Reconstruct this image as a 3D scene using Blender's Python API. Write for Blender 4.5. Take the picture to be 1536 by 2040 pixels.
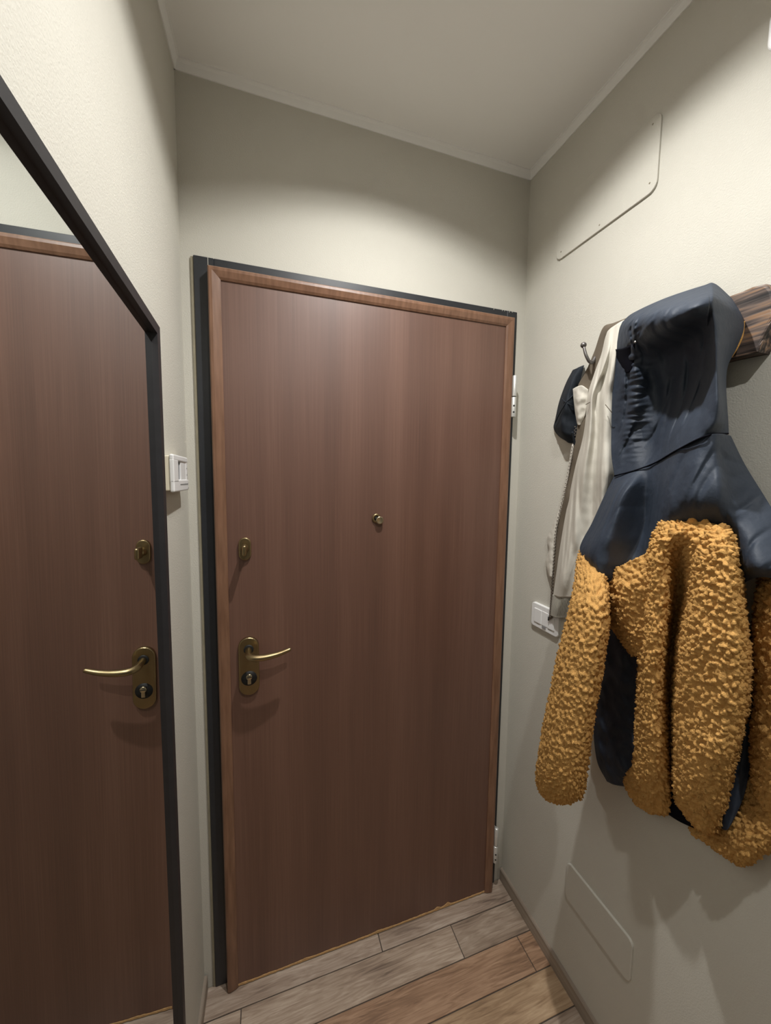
import bpy, bmesh, math, random
import numpy as np
from mathutils import Vector, Matrix, noise

random.seed(7)
for o in list(bpy.data.objects):
    bpy.data.objects.remove(o)
scene = bpy.context.scene
C = scene.collection

# ---------------------------------------------------------------- camera
CAM = np.array([0.19085, -1.13979, 1.56666])
R_ = np.array([0.95006184, -0.31183833, 0.01180488])
U_ = np.array([0.01590788, 0.08617588, 0.99615293])
F_ = np.array([0.31165596, 0.94621909, -0.08683311])
FPX = 748.29                                   # focal length in pixels of a 1536 x 2040 frame
cam_data = bpy.data.cameras.new('camera')
cam_data.sensor_fit = 'HORIZONTAL'
cam_data.sensor_width = 36.0
cam_data.lens = 36.0 * FPX / 1536.0
cam_data.clip_start = 0.01
cam = bpy.data.objects.new('camera', cam_data)
C.objects.link(cam)
cam.matrix_world = Matrix(((R_[0], U_[0], -F_[0], CAM[0]), (R_[1], U_[1], -F_[1], CAM[1]),
                           (R_[2], U_[2], -F_[2], CAM[2]), (0, 0, 0, 1)))
scene.camera = cam

# ---------------------------------------------------------------- world, light, exposure
w = bpy.data.worlds.new('ambient_fill')
scene.world = w
w.use_nodes = True
w.node_tree.nodes['Background'].inputs[0].default_value = (1.0, 0.97, 0.92, 1)
w.node_tree.nodes['Background'].inputs[1].default_value = 0.05  # even ambient fill, added for the unseen rest of the home
LAMPS = [Vector((0.53, -0.545, 2.595)), Vector((0.44, -1.28, 2.595))]      # two recessed ceiling downlights
LAMP_WIDE = ((6.9, 168.0), (4.2, 168.0))      # watts, spread: bare light of each diode
LAMP_BEAM = ((6.0, 128.0), (4.2, 128.0))      # what its reflector throws downwards
LAMP_COLOR = (1.0, 0.988, 0.965)
vs = scene.view_settings
vs.view_transform = 'Standard'
vs.look = 'None'
vs.exposure = 0.0
vs.gamma = 1.0
vs.use_curve_mapping = False

# ---------------------------------------------------------------- room numbers (metres)
XR = 1.0663          # right wall
WL = 0.03453         # the left wall runs slightly askew: x = WL * y
CEIL = 2.595
COVE = 2.5725        # lower edge of the cornice
BB = 0.0487          # baseboard height
YB = -2.7            # hall goes on behind the photographer
def xl(y): return WL * y

def P(u, v, d):
    """photo pixel -> point on the plane that lies d metres in front of the right wall"""
    r = F_ + R_ * (u - 768.0) / FPX + U_ * (1020.0 - v) / FPX
    t = (XR - d - CAM[0]) / r[0]
    return CAM + t * r
def PY(u, v, y):
    r = F_ + R_ * (u - 768.0) / FPX + U_ * (1020.0 - v) / FPX
    t = (y - CAM[1]) / r[1]
    return CAM + t * r

# ---------------------------------------------------------------- materials
def new_mat(name):
    m = bpy.data.materials.new(name); m.use_nodes = True
    nt = m.node_tree; b = nt.nodes['Principled BSDF']
    return m, nt, b
def node(nt, t, **kw):
    n = nt.nodes.new(t)
    for k, v in kw.items(): setattr(n, k, v)
    return n
def plain(name, col, rough=0.5, metal=0.0, spec=0.5, noise_amt=0.0, nscale=40, bump=0.0, bscale=200, sheen=0.0):
    m, nt, b = new_mat(name)
    b.inputs['Base Color'].default_value = (*col, 1)
    b.inputs['Roughness'].default_value = rough
    b.inputs['Metallic'].default_value = metal
    b.inputs['Specular IOR Level'].default_value = spec
    if sheen:
        b.inputs['Sheen Weight'].default_value = sheen
        b.inputs['Sheen Roughness'].default_value = 0.5
        b.inputs['Sheen Tint'].default_value = (*col, 1)
    tc = node(nt, 'ShaderNodeTexCoord')
    if noise_amt:
        n = node(nt, 'ShaderNodeTexNoise'); n.inputs['Scale'].default_value = nscale; n.inputs['Detail'].default_value = 5
        nt.links.new(tc.outputs['Object'], n.inputs['Vector'])
        mp = node(nt, 'ShaderNodeMapRange')
        mp.inputs[3].default_value = 1 - noise_amt; mp.inputs[4].default_value = 1 + noise_amt
        nt.links.new(n.outputs[0], mp.inputs[0])
        mx = node(nt, 'ShaderNodeVectorMath', operation='SCALE'); mx.inputs[0].default_value = col
        nt.links.new(mp.outputs[0], mx.inputs['Scale']); nt.links.new(mx.outputs[0], b.inputs['Base Color'])
    if bump:
        n2 = node(nt, 'ShaderNodeTexNoise'); n2.inputs['Scale'].default_value = bscale; n2.inputs['Detail'].default_value = 4
        nt.links.new(tc.outputs['Object'], n2.inputs['Vector'])
        bp = node(nt, 'ShaderNodeBump'); bp.inputs['Strength'].default_value = bump; bp.inputs['Distance'].default_value = 0.002
        nt.links.new(n2.outputs[0], bp.inputs['Height']); nt.links.new(bp.outputs[0], b.inputs['Normal'])
    return m
def grain(name, ramp, scale=(60, 60, 1.5), rough=0.45, wave=0.0, bump=0.15, spec=0.4, detail=6, per_obj=0.0, coarse=None):
    """wood: stretched noise over a colour ramp"""
    m, nt, b = new_mat(name)
    b.inputs['Roughness'].default_value = rough
    b.inputs['Specular IOR Level'].default_value = spec
    tc = node(nt, 'ShaderNodeTexCoord')
    mp = node(nt, 'ShaderNodeMapping'); mp.inputs['Scale'].default_value = scale
    vec = tc.outputs['Object']
    if per_obj:
        oi = node(nt, 'ShaderNodeObjectInfo')
        ad = node(nt, 'ShaderNodeVectorMath', operation='SCALE'); ad.inputs[0].default_value = (7.3, 3.1, 5.7)
        nt.links.new(oi.outputs['Random'], ad.inputs['Scale'])
        a2 = node(nt, 'ShaderNodeVectorMath', operation='ADD')
        nt.links.new(vec, a2.inputs[0]); nt.links.new(ad.outputs[0], a2.inputs[1]); vec = a2.outputs[0]
    nt.links.new(vec, mp.inputs[0])
    n = node(nt, 'ShaderNodeTexNoise'); n.inputs['Scale'].default_value = 1.0; n.inputs['Detail'].default_value = detail
    n.inputs['Distortion'].default_value = wave
    nt.links.new(mp.outputs[0], n.inputs['Vector'])
    fac = n.outputs[0]
    if coarse:
        mp2 = node(nt, 'ShaderNodeMapping'); mp2.inputs['Scale'].default_value = coarse
        nt.links.new(vec, mp2.inputs[0])
        n2 = node(nt, 'ShaderNodeTexNoise'); n2.inputs['Scale'].default_value = 1.0; n2.inputs['Detail'].default_value = 2
        nt.links.new(mp2.outputs[0], n2.inputs['Vector'])
        mm = node(nt, 'ShaderNodeMix'); mm.inputs[0].default_value = 0.5
        nt.links.new(n.outputs[0], mm.inputs[2]); nt.links.new(n2.outputs[0], mm.inputs[3]); fac = mm.outputs[0]
    cr = node(nt, 'ShaderNodeValToRGB')
    els = cr.color_ramp.elements
    els[0].position, els[0].color = ramp[0][0], (*ramp[0][1], 1)
    els[1].position, els[1].color = ramp[-1][0], (*ramp[-1][1], 1)
    for pos, col in ramp[1:-1]:
        e = els.new(pos); e.color = (*col, 1)
    nt.links.new(fac, cr.inputs[0])
    out = cr.outputs[0]
    if per_obj:
        mr = node(nt, 'ShaderNodeMapRange'); mr.inputs[3].default_value = 1 - per_obj; mr.inputs[4].default_value = 1 + per_obj
        nt.links.new(oi.outputs['Random'], mr.inputs[0])
        sc = node(nt, 'ShaderNodeVectorMath', operation='SCALE')
        nt.links.new(out, sc.inputs[0]); nt.links.new(mr.outputs[0], sc.inputs['Scale'])
        tn = node(nt, 'ShaderNodeVectorMath', operation='MULTIPLY')     # each tile has its own tint
        nt.links.new(sc.outputs[0], tn.inputs[0]); nt.links.new(oi.outputs['Color'], tn.inputs[1]); out = tn.outputs[0]
    nt.links.new(out, b.inputs['Base Color'])
    if bump:
        bp = node(nt, 'ShaderNodeBump'); bp.inputs['Strength'].default_value = bump; bp.inputs['Distance'].default_value = 0.001
        nt.links.new(n.outputs[0], bp.inputs['Height']); nt.links.new(bp.outputs[0], b.inputs['Normal'])
    return m

M = {}
M['wall'] = plain('cream_wall_paint', (0.565, 0.545, 0.480), 0.75, spec=0.25, noise_amt=0.035, nscale=9, bump=0.35, bscale=330)
M['ceiling'] = plain('white_ceiling_paint', (0.92, 0.915, 0.89), 0.85, spec=0.2, noise_amt=0.015, nscale=6)
M['cornice'] = plain('white_cornice_plaster', (0.86, 0.855, 0.83), 0.7, spec=0.2, noise_amt=0.02, nscale=30)
M['door'] = grain('walnut_laminate', [(0.28, (0.094, 0.043, 0.028)), (0.5, (0.130, 0.061, 0.040)), (0.72, (0.174, 0.088, 0.060))],
                  scale=(330, 40, 3.2), rough=0.47, bump=0.05, spec=0.85, coarse=(14, 10, 0.5))
M['door_trim'] = grain('walnut_trim', [(0.3, (0.150, 0.074, 0.042)), (0.7, (0.235, 0.124, 0.074))],
                       scale=(90, 90, 9), rough=0.38, bump=0.05, spec=0.5)
M['raw_chip'] = plain('raw_chipboard', (0.50, 0.30, 0.13), 0.9, noise_amt=0.35, nscale=160)
M['door_frame'] = plain('charcoal_painted_steel', (0.020, 0.022, 0.026), 0.42, spec=0.5, noise_amt=0.2, nscale=60)
M['dark_edge'] = plain('olive_painted_edge', (0.27, 0.24, 0.17), 0.8, noise_amt=0.3, nscale=25)
M['brass'] = plain('aged_bronze_brass', (0.31, 0.235, 0.125), 0.36, metal=1.0, noise_amt=0.12, nscale=40)
M['pale_brass'] = plain('pale_brass', (0.55, 0.48, 0.33), 0.3, metal=1.0, noise_amt=0.1, nscale=60)
M['black'] = plain('black_recess', (0.006, 0.006, 0.006), 0.6)
M['steel'] = plain('satin_hinge_steel', (0.66, 0.66, 0.63), 0.42, metal=0.55, noise_amt=0.05, nscale=60)
M['white_plastic'] = plain('white_plastic', (0.80, 0.80, 0.79), 0.35, spec=0.5)
M['cream_plastic'] = plain('yellowed_plastic', (0.70, 0.64, 0.50), 0.45)
M['grey_print'] = plain('grey_print', (0.25, 0.25, 0.25), 0.6)
M['glass_dark'] = plain('dark_display', (0.03, 0.034, 0.05), 0.12)
M['mirror'] = plain('mirror_silver', (0.78, 0.81, 0.80), 0.0, metal=1.0)
M['mirror_frame'] = plain('black_brown_frame', (0.022, 0.020, 0.022), 0.5, noise_amt=0.25, nscale=50)
M['grout'] = plain('brown_grout', (0.085, 0.066, 0.052), 0.9, noise_amt=0.2, nscale=80)
M['plank'] = grain('wood_look_tile', [(0.30, (0.15, 0.105, 0.078)), (0.44, (0.31, 0.228, 0.168)), (0.56, (0.43, 0.335, 0.258)), (0.72, (0.60, 0.50, 0.41))],
                   scale=(7, 75, 75), rough=0.42, wave=2.2, bump=0.35, per_obj=0.10, coarse=(4, 14, 14))
M['baseboard'] = grain('baseboard_wood_tile', [(0.3, (0.22, 0.175, 0.135)), (0.7, (0.36, 0.30, 0.24))], scale=(40, 3, 60), rough=0.45)
M['rack_wood'] = grain('weathered_oak', [(0.34, (0.012, 0.009, 0.008)), (0.45, (0.060, 0.044, 0.038)), (0.54, (0.15, 0.105, 0.082)), (0.60, (0.25, 0.14, 0.075)), (0.68, (0.27, 0.24, 0.22))],
                       scale=(120, 6.0, 95), rough=0.6, wave=0.6, bump=1.0)
M['iron'] = plain('pewter_iron', (0.16, 0.15, 0.145), 0.42, metal=0.8, noise_amt=0.2, nscale=90)
M['navy'] = plain('navy_nylon', (0.026, 0.035, 0.052), 0.60, spec=0.32, noise_amt=0.08, nscale=700, bump=0.8, bscale=62, sheen=0.3)
M['lining'] = plain('black_lining_and_gap_shade', (0.005, 0.005, 0.008), 0.95, spec=0.05)  # jacket lining and hood seam, also the painted shade of the hood opening
M['fleece'] = plain('ochre_fleece', (0.56, 0.315, 0.105), 1.0, spec=0.0, noise_amt=0.16, nscale=170, bump=1.0, bscale=430, sheen=0.25)
M['beige'] = plain('beige_cotton', (0.60, 0.57, 0.50), 0.85, spec=0.15, noise_amt=0.07, nscale=380, bump=0.25, bscale=900)
M['beige_in'] = plain('shaded_facing_and_seam', (0.135, 0.110, 0.082), 0.85, spec=0.15, noise_amt=0.1, nscale=300)  # beige facing with its shade put into the colour; stitch seams share it
M['rib'] = plain('grey_beige_rib', (0.36, 0.34, 0.29), 0.9, spec=0.1, noise_amt=0.1, nscale=250)
M['zip'] = plain('zip_metal', (0.35, 0.33, 0.30), 0.4, metal=0.7)
M['cap'] = plain('black_navy_cotton', (0.012, 0.016, 0.022), 0.75, spec=0.25, noise_amt=0.1, nscale=300)
m, nt, b = new_mat('lamp_glow')
b.inputs['Emission Color'].default_value = (*LAMP_COLOR, 1); b.inputs['Emission Strength'].default_value = 40
M['glow'] = m
M['chrome'] = plain('brushed_chrome', (0.6, 0.6, 0.6), 0.3, metal=1.0)

# ---------------------------------------------------------------- helpers
def link_mesh(name, verts, faces, mat, parent=None, smooth=False):
    me = bpy.data.meshes.new(name)
    me.from_pydata([tuple(map(float, v)) for v in verts], [], faces)
    me.validate(); me.update()
    if smooth:
        me.polygons.foreach_set('use_smooth', [True] * len(me.polygons))
    o = bpy.data.objects.new(name, me); C.objects.link(o)
    me.materials.append(M[mat])
    if parent is not None: adopt(o, parent)
    return o
def adopt(o, parent):
    o.parent = parent
    o.matrix_parent_inverse = Matrix.Translation(-Vector(root_loc(parent)))
def root_loc(p):
    return p.location if p.type == 'EMPTY' else (0, 0, 0)
def from_bm(name, bm, mat, parent=None, smooth=False):
    me = bpy.data.meshes.new(name)
    bmesh.ops.recalc_face_normals(bm, faces=bm.faces)
    bm.to_mesh(me); bm.free()
    if smooth: me.polygons.foreach_set('use_smooth', [True] * len(me.polygons))
    o = bpy.data.objects.new(name, me); C.objects.link(o)
    me.materials.append(M[mat])
    if parent is not None: adopt(o, parent)
    return o
def tag(o, label, cat, group=None, kind=None):
    o['label'] = label; o['category'] = cat
    if group: o['group'] = group
    if kind: o['kind'] = kind
    return o
def thing(name, label, cat, loc=(0, 0, 0), kind=None):
    o = bpy.data.objects.new(name, None); C.objects.link(o)
    o.location = loc; o.empty_display_size = 0.05
    return tag(o, label, cat, kind=kind)
def bm_box(bm, lo, hi, bevel=0.0, seg=2):
    r = bmesh.ops.create_cube(bm, size=1.0)
    vs_ = r['verts']
    for v in vs_:
        v.co = Vector([lo[i] + (v.co[i] + 0.5) * (hi[i] - lo[i]) for i in range(3)])
    if bevel:
        es = list({e for v in vs_ for e in v.link_edges})
        bmesh.ops.bevel(bm, geom=es, offset=bevel, segments=seg, affect='EDGES', profile=0.5)
def box(name, lo, hi, mat, parent=None, bevel=0.0, seg=2):
    bm = bmesh.new(); bm_box(bm, lo, hi, bevel, seg)
    return from_bm(name, bm, mat, parent)
def lathe(name, axis_o, axis, prof, mat, parent=None, n=32, smooth=True, caps=True):
    """prof: (radius, distance along the axis)"""
    a = Vector(axis).normalized()
    t = Vector((0, 0, 1)) if abs(a.z) < 0.9 else Vector((1, 0, 0))
    e1 = a.cross(t).normalized(); e2 = a.cross(e1)
    vs_, fs = [], []
    for r, h in prof:
        for k in range(n):
            th = 2 * math.pi * k / n
            vs_.append(Vector(axis_o) + a * h + (e1 * math.cos(th) + e2 * math.sin(th)) * r)
    for i in range(len(prof) - 1):
        for k in range(n):
            k2 = (k + 1) % n
            fs.append((i * n + k, i * n + k2, (i + 1) * n + k2, (i + 1) * n + k))
    if caps:
        fs.append(tuple(range(n))[::-1]); fs.append(tuple(range((len(prof) - 1) * n, len(prof) * n)))
    bm = bmesh.new()
    bv = [bm.verts.new(v) for v in vs_]
    for f in fs:
        try: bm.faces.new([bv[i] for i in f])
        except ValueError: pass
    bmesh.ops.remove_doubles(bm, verts=bm.verts, dist=1e-6)
    o = from_bm(name, bm, mat, parent, smooth)
    if smooth:
        for p_ in o.data.polygons:
            if len(p_.vertices) > 4: p_.use_smooth = False
    return o
def crom(pts, n):
    """Catmull-Rom resample (first axis) of an array of control points"""
    pts = np.asarray(pts, float); k = len(pts)
    ext = np.concatenate([[2 * pts[0] - pts[1]], pts, [2 * pts[-1] - pts[-2]]])
    out = []
    for i in range(n):
        t = i / (n - 1) * (k - 1); j = min(int(t), k - 2); f = t - j
        p0, p1, p2, p3 = ext[j], ext[j + 1], ext[j + 2], ext[j + 3]
        out.append(0.5 * (2 * p1 + (p2 - p0) * f + (2 * p0 - 5 * p1 + 4 * p2 - p3) * f * f + (3 * p1 - p0 - 3 * p2 + p3) * f ** 3))
    return np.array(out)
def tube(name, path, radii, mat, parent=None, n=16, m=40, squash=None):
    path = crom(path, m); rad = crom(np.array(radii, float)[:, None], m)[:, 0]
    vs_, fs = [], []
    up = Vector((0, 0.1, 1)).normalized()
    for i in range(m):
        t = Vector(path[min(i + 1, m - 1)] - path[max(i - 1, 0)]).normalized()
        e1 = t.cross(up)
        e1 = e1.normalized() if e1.length > 1e-4 else Vector((1, 0, 0))
        e2 = t.cross(e1)
        for k in range(n):
            th = 2 * math.pi * k / n
            s = squash if squash else 1.0
            vs_.append(Vector(path[i]) + e1 * math.cos(th) * rad[i] + e2 * math.sin(th) * rad[i] * s)
    for i in range(m - 1):
        for k in range(n):
            k2 = (k + 1) % n
            fs.append((i * n + k, i * n + k2, (i + 1) * n + k2, (i + 1) * n + k))
    fs.append(tuple(range(n))[::-1]); fs.append(tuple(range((m - 1) * n, m * n)))
    return link_mesh(name, vs_, fs, mat, parent, True)
def prism(name, outline, axis, lo, hi, mat, parent=None, bevel=0.0, seg=2, smooth=False):
    """outline in the two other axes, extruded along `axis` (0,1,2) from lo to hi"""
    bm = bmesh.new()
    oth = [i for i in range(3) if i != axis]
    vs_ = []
    for p in outline:
        c = [0, 0, 0]; c[axis] = lo; c[oth[0]] = p[0]; c[oth[1]] = p[1]
        vs_.append(bm.verts.new(c))
    f = bm.faces.new(vs_)
    r = bmesh.ops.extrude_face_region(bm, geom=[f])
    for v in [g for g in r['geom'] if isinstance(g, bmesh.types.BMVert)]: v.co[axis] = hi
    if bevel:
        es = [e for e in bm.edges if all(abs(v.co[axis] - hi) < 1e-7 for v in e.verts)]
        bmesh.ops.bevel(bm, geom=es, offset=bevel, segments=seg, affect='EDGES', profile=0.5)
    return from_bm(name, bm, mat, parent, smooth)
def rrect(c0, c1, r, n=6):
    (x0, y0), (x1, y1) = c0, c1
    pts = []
    for cx, cy, a0 in ((x1 - r, y1 - r, 0), (x0 + r, y1 - r, 90), (x0 + r, y0 + r, 180), (x1 - r, y0 + r, 270)):
        for k in range(n + 1):
            a = math.radians(a0 + 90 * k / n)
            pts.append((cx + r * math.cos(a), cy + r * math.sin(a)))
    return pts
def stadium(cx, cz, w_, h_, n=14):
    r = w_ / 2; pts = []
    for k in range(n + 1):
        a = math.pi * k / n; pts.append((cx + r * math.cos(a), cz + h_ / 2 - r + r * math.sin(a)))
    for k in range(n + 1):
        a = math.pi + math.pi * k / n; pts.append((cx + r * math.cos(a), cz - h_ / 2 + r + r * math.sin(a)))
    return pts

# ================================================================= STRUCTURE
# floor: a bed of grout with plank tiles that run from wall to wall
fl = thing('floor', 'floor of brown wood-look plank tiles laid across the hall', 'floor', (0.5, -0.5, 0), 'structure')
box('floor_bed', (-0.14, YB, -0.03), (XR + 0.05, 0.0, -0.0035), 'grout', fl)
rows_y = [0.0, -0.0800, -0.1785, -0.2785, -0.3770]
while rows_y[-1] > YB: rows_y.append(rows_y[-1] - 0.0985)
joint0 = [0.546, 0.108, 0.300]
rr = random.Random(3)
for i in range(len(rows_y) - 1):
    y1, y0 = rows_y[i] - 0.0014, max(rows_y[i + 1] + 0.0014, YB)
    j = {0: 0.546 - 0.69, 1: 0.108, 2: 1.001 - 0.69, 3: 0.55}.get(i, rr.uniform(0.05, 0.7))
    xs = sorted([j - 0.692, j, j + 0.692, j + 1.384])
    xs = [max(-0.10, min(XR, x)) for x in xs]
    xs = sorted(set([-0.10, XR] + xs))
    for a, b2 in zip(xs[:-1], xs[1:]):
        if b2 - a < 0.03: continue
        bm = bmesh.new()
        dz = rr.uniform(-0.0006, 0.0006)
        x0 = a + (0.0014 if a > -0.09 else 0); x1 = b2 - (0.0014 if b2 < XR - 0.01 else 0)
        # planks are cut to the skew left wall
        bm_box(bm, (x0, y0, -0.0034), (x1, y1, dz), 0.0009, 1)
        tile = from_bm('plank', bm, 'plank', fl)
        tile.color = {0: (0.92, 0.93, 0.95, 1), 1: (0.96, 0.96, 0.95, 1), 2: (0.96, 0.78, 0.64, 1), 3: (1.0, 0.87, 0.68, 1)}.get(
            i, rr.choice(((0.95, 0.95, 0.95, 1), (0.95, 0.80, 0.66, 1), (1.0, 0.88, 0.72, 1))))

wl = link_mesh('wall_left', [(xl(0.12), 0.12, -0.03), (xl(YB), YB, -0.03), (xl(YB), YB, CEIL + 0.1), (xl(0.12), 0.12, CEIL + 0.1),
                             (xl(0.12) - .1, 0.12, -0.03), (xl(YB) - .1, YB, -0.03), (xl(YB) - .1, YB, CEIL + 0.1), (xl(0.12) - .1, 0.12, CEIL + 0.1)],
               [(0, 1, 2, 3), (7, 6, 5, 4), (4, 5, 1, 0), (5, 6, 2, 1), (6, 7, 3, 2), (7, 4, 0, 3)], 'wall')
tag(wl, 'cream painted side wall behind the black framed mirror', 'wall', kind='structure')
wr = box('wall_right', (XR, YB, -0.03), (XR + 0.1, 0.12, CEIL + 0.1), 'wall')
tag(wr, 'cream painted side wall behind the coat rack', 'wall', kind='structure')
# end wall with the door opening cut out
wb_ = bmesh.new()
for lo, hi in (((-0.005, 0.0, -0.03), (0.036, 0.12, CEIL + 0.1)), ((1.024, 0.0, -0.03), (XR, 0.12, CEIL + 0.1)),
               ((0.036, 0.0, 2.135), (1.024, 0.12, CEIL + 0.1))):
    bm_box(wb_, lo, hi)
wb = from_bm('wall_back', wb_, 'wall')
tag(wb, 'cream painted end wall around and above the brown door', 'wall', kind='structure')
# ceiling with the holes of the two downlights
bm = bmesh.new()
HR = 0.074; n = 48
def ceiling_bay(LAMP, x0, x1, y0, y1):
    inner = [bm.verts.new((LAMP.x + HR * math.cos(2 * math.pi * k / n), LAMP.y + HR * math.sin(2 * math.pi * k / n), CEIL)) for k in range(n)]
    outer = []
    for k in range(n):
        a = 2 * math.pi * k / n; dx, dy = math.cos(a), math.sin(a)
        t = min([q for q in ((x1 - LAMP.x) / dx if dx > 1e-6 else 9e9, (x0 - LAMP.x) / dx if dx < -1e-6 else 9e9,
                             (y1 - LAMP.y) / dy if dy > 1e-6 else 9e9, (y0 - LAMP.y) / dy if dy < -1e-6 else 9e9)])
        outer.append(bm.verts.new((LAMP.x + dx * t, LAMP.y + dy * t, CEIL)))
    for k in range(n):
        k2 = (k + 1) % n
        bm.faces.new((inner[k], outer[k], outer[k2], inner[k2]))
    for cx, cy in ((x0, y0), (x1, y0), (x0, y1), (x1, y1)):      # fill the corners the fan leaves open
        for k in range(n):
            k2 = (k + 1) % n
            a, c = outer[k].co, outer[k2].co
            if abs(a.x - c.x) > 1e-5 and abs(a.y - c.y) > 1e-5:
                if (abs(a.x - cx) < 1e-4 and abs(c.y - cy) < 1e-4) or (abs(c.x - cx) < 1e-4 and abs(a.y - cy) < 1e-4):
                    bm.faces.new((outer[k], bm.verts.new((cx, cy, CEIL)), outer[k2]))
ceiling_bay(LAMPS[0], -0.12, XR + 0.02, -0.92, 0.02)
ceiling_bay(LAMPS[1], -0.12, XR + 0.02, YB, -0.92)
bmesh.ops.recalc_face_normals(bm, faces=bm.faces)
r_ = bmesh.ops.extrude_face_region(bm, geom=list(bm.faces))
for v in [g for g in r_['geom'] if isinstance(g, bmesh.types.BMVert)]: v.co.z = CEIL + 0.1
ce = from_bm('ceiling', bm, 'ceiling')
tag(ce, 'plain white ceiling of the hall', 'ceiling', kind='structure')

# cornices: a small cove along each wall
cv = CEIL - COVE; pr = 0.014
prof = [(0.0, -cv), (0.003, -cv), (0.0042, -cv + 0.004), (0.0075, -0.0075), (pr - 0.003, -0.004), (pr, -0.003), (pr, 0.0), (0.0, 0.0)]
def run(name, mat, label, cat, pf, a, b_, nrm, z0, kind='structure'):
    vs_, fs = [], []
    k = len(pf)
    for base in (a, b_):
        for o_, z in pf: vs_.append((base[0] + nrm[0] * o_, base[1] + nrm[1] * o_, z0 + z))
    for i in range(k): fs.append((i, (i + 1) % k, k + (i + 1) % k, k + i))
    fs.append(tuple(range(k))[::-1]); fs.append(tuple(range(k, 2 * k)))
    bm = bmesh.new(); bv = [bm.verts.new(v) for v in vs_]
    for f in fs: bm.faces.new([bv[i] for i in f])
    return tag(from_bm(name, bm, mat), label, cat, kind=kind)
run('trim_1', 'cornice', 'white plaster cornice along the top of the end wall above the door', 'cornice', prof, (-0.001, 0), (XR, 0), (0, -1), CEIL)
run('trim_2', 'cornice', 'white plaster cornice along the wall that carries the coat rack', 'cornice', prof, (XR, 0), (XR, YB), (-1, 0), CEIL)
run('trim_3', 'cornice', 'white plaster cornice along the wall that carries the mirror', 'cornice', prof, (0, 0), (xl(YB), YB), (1, 0), CEIL)
bprof = [(0, 0), (0.0095, 0), (0.0095, BB - 0.0035), (0.0065, BB), (0, BB)]
run('baseboard_right', 'baseboard', 'low wood-look baseboard under the coat rack wall', 'baseboard', bprof, (XR, -0.002), (XR, YB), (-1, 0), 0)
run('baseboard_left', 'baseboard', 'low wood-look baseboard under the mirror wall', 'baseboard', bprof, (0, -0.004), (xl(YB), YB), (1, 0), 0)

# ================================================================= DOOR
# steel frame around the opening
tf = thing('trim_4', 'charcoal painted steel door frame around the brown door', 'door frame', (0.53, 0, 0), 'structure')
A0, A1, ZT = 0.0309, 1.0291, 2.14
box('jamb', (A0, -0.008, 0.002), (0.080, 0.05, ZT), 'door_frame', tf, 0.0015, 1)
box('jamb', (0.990, -0.008, 0.002), (A1, 0.05, ZT), 'door_frame', tf, 0.0015, 1)
box('head', (0.080, -0.0078, 2.088), (0.990, 0.05, ZT - 0.0002), 'door_frame', tf, 0.0012, 1)
box('filler_strip', (A0 - 0.0065, -0.0045, 0.002), (A0 - 0.0002, 0.0, ZT - 0.003), 'dark_edge', tf)['label'] = 'olive filler strip'  # dark olive strip along the outer edge of the left jamb
box('paint_drip', (0.0655, -0.0088, 2.118), (0.0667, -0.0079, ZT), 'wall', tf)
for px_, h_ in ((0.935, .011), (0.968, .010), (0.977, .009), (0.996, .012), (1.008, .008)):
    box('paint_drip', (px_, -0.0088, ZT - h_ * 0.5), (px_ + 0.0012, -0.0079, ZT + h_ * 0.3), 'wall', tf)

DF = -0.036                       # front of the mouldings
DP = -0.027                       # face of the panel
L0, L1, DZ0, DZ1 = 0.0670, 1.0020, 0.004, 2.1085
T = 0.0305
dr = thing('door_1', 'brown walnut veneer security door with bronze handle', 'door', (0.53, -0.02, 0), 'structure')
box('panel', (L0 + 0.002, DP, DZ0 + 0.004), (L1 - 0.002, -0.0005, DZ1 - 0.002), 'door', dr)
def moulding(name, a, b_, nrm, mat='door_trim'):
    """mitred moulding from a to b (x,z), nrm points to the panel"""
    pf = [(0.0, -0.001), (0.0, DF + 0.003), (0.003, DF), (0.010, DF - 0.0005), (T - 0.006, DF + 0.003), (T, DF + 0.0062), (T, -0.001)]
    a = Vector(a); b_ = Vector(b_); t = (b_ - a).normalized(); nv = Vector(nrm)
    vs_, k = [], len(pf)
    for e, s in ((a, 1), (b_, -1)):
        for o_, y in pf:
            m_ = e + nv * o_
            m_ = m_ + t * o_ * (s if moulding.mitre[0 if s == 1 else 1] else 0)
            vs_.append((m_.x, y, m_.y))
    bm = bmesh.new(); bv = [bm.verts.new(v) for v in vs_]
    for i in range(k): bm.faces.new((bv[i], bv[(i + 1) % k], bv[k + (i + 1) % k], bv[k + i]))
    bm.faces.new(bv[:k]); bm.faces.new(bv[k:])
    return from_bm(name, bm, mat, dr)
moulding.mitre = (False, True); moulding('moulding', (L0, DZ0), (L0, DZ1), (1, 0))
moulding('moulding', (L1, DZ0), (L1, DZ1), (-1, 0))
moulding.mitre = (True, True); moulding('moulding', (L0, DZ1), (L1, DZ1), (0, -1))
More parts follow.
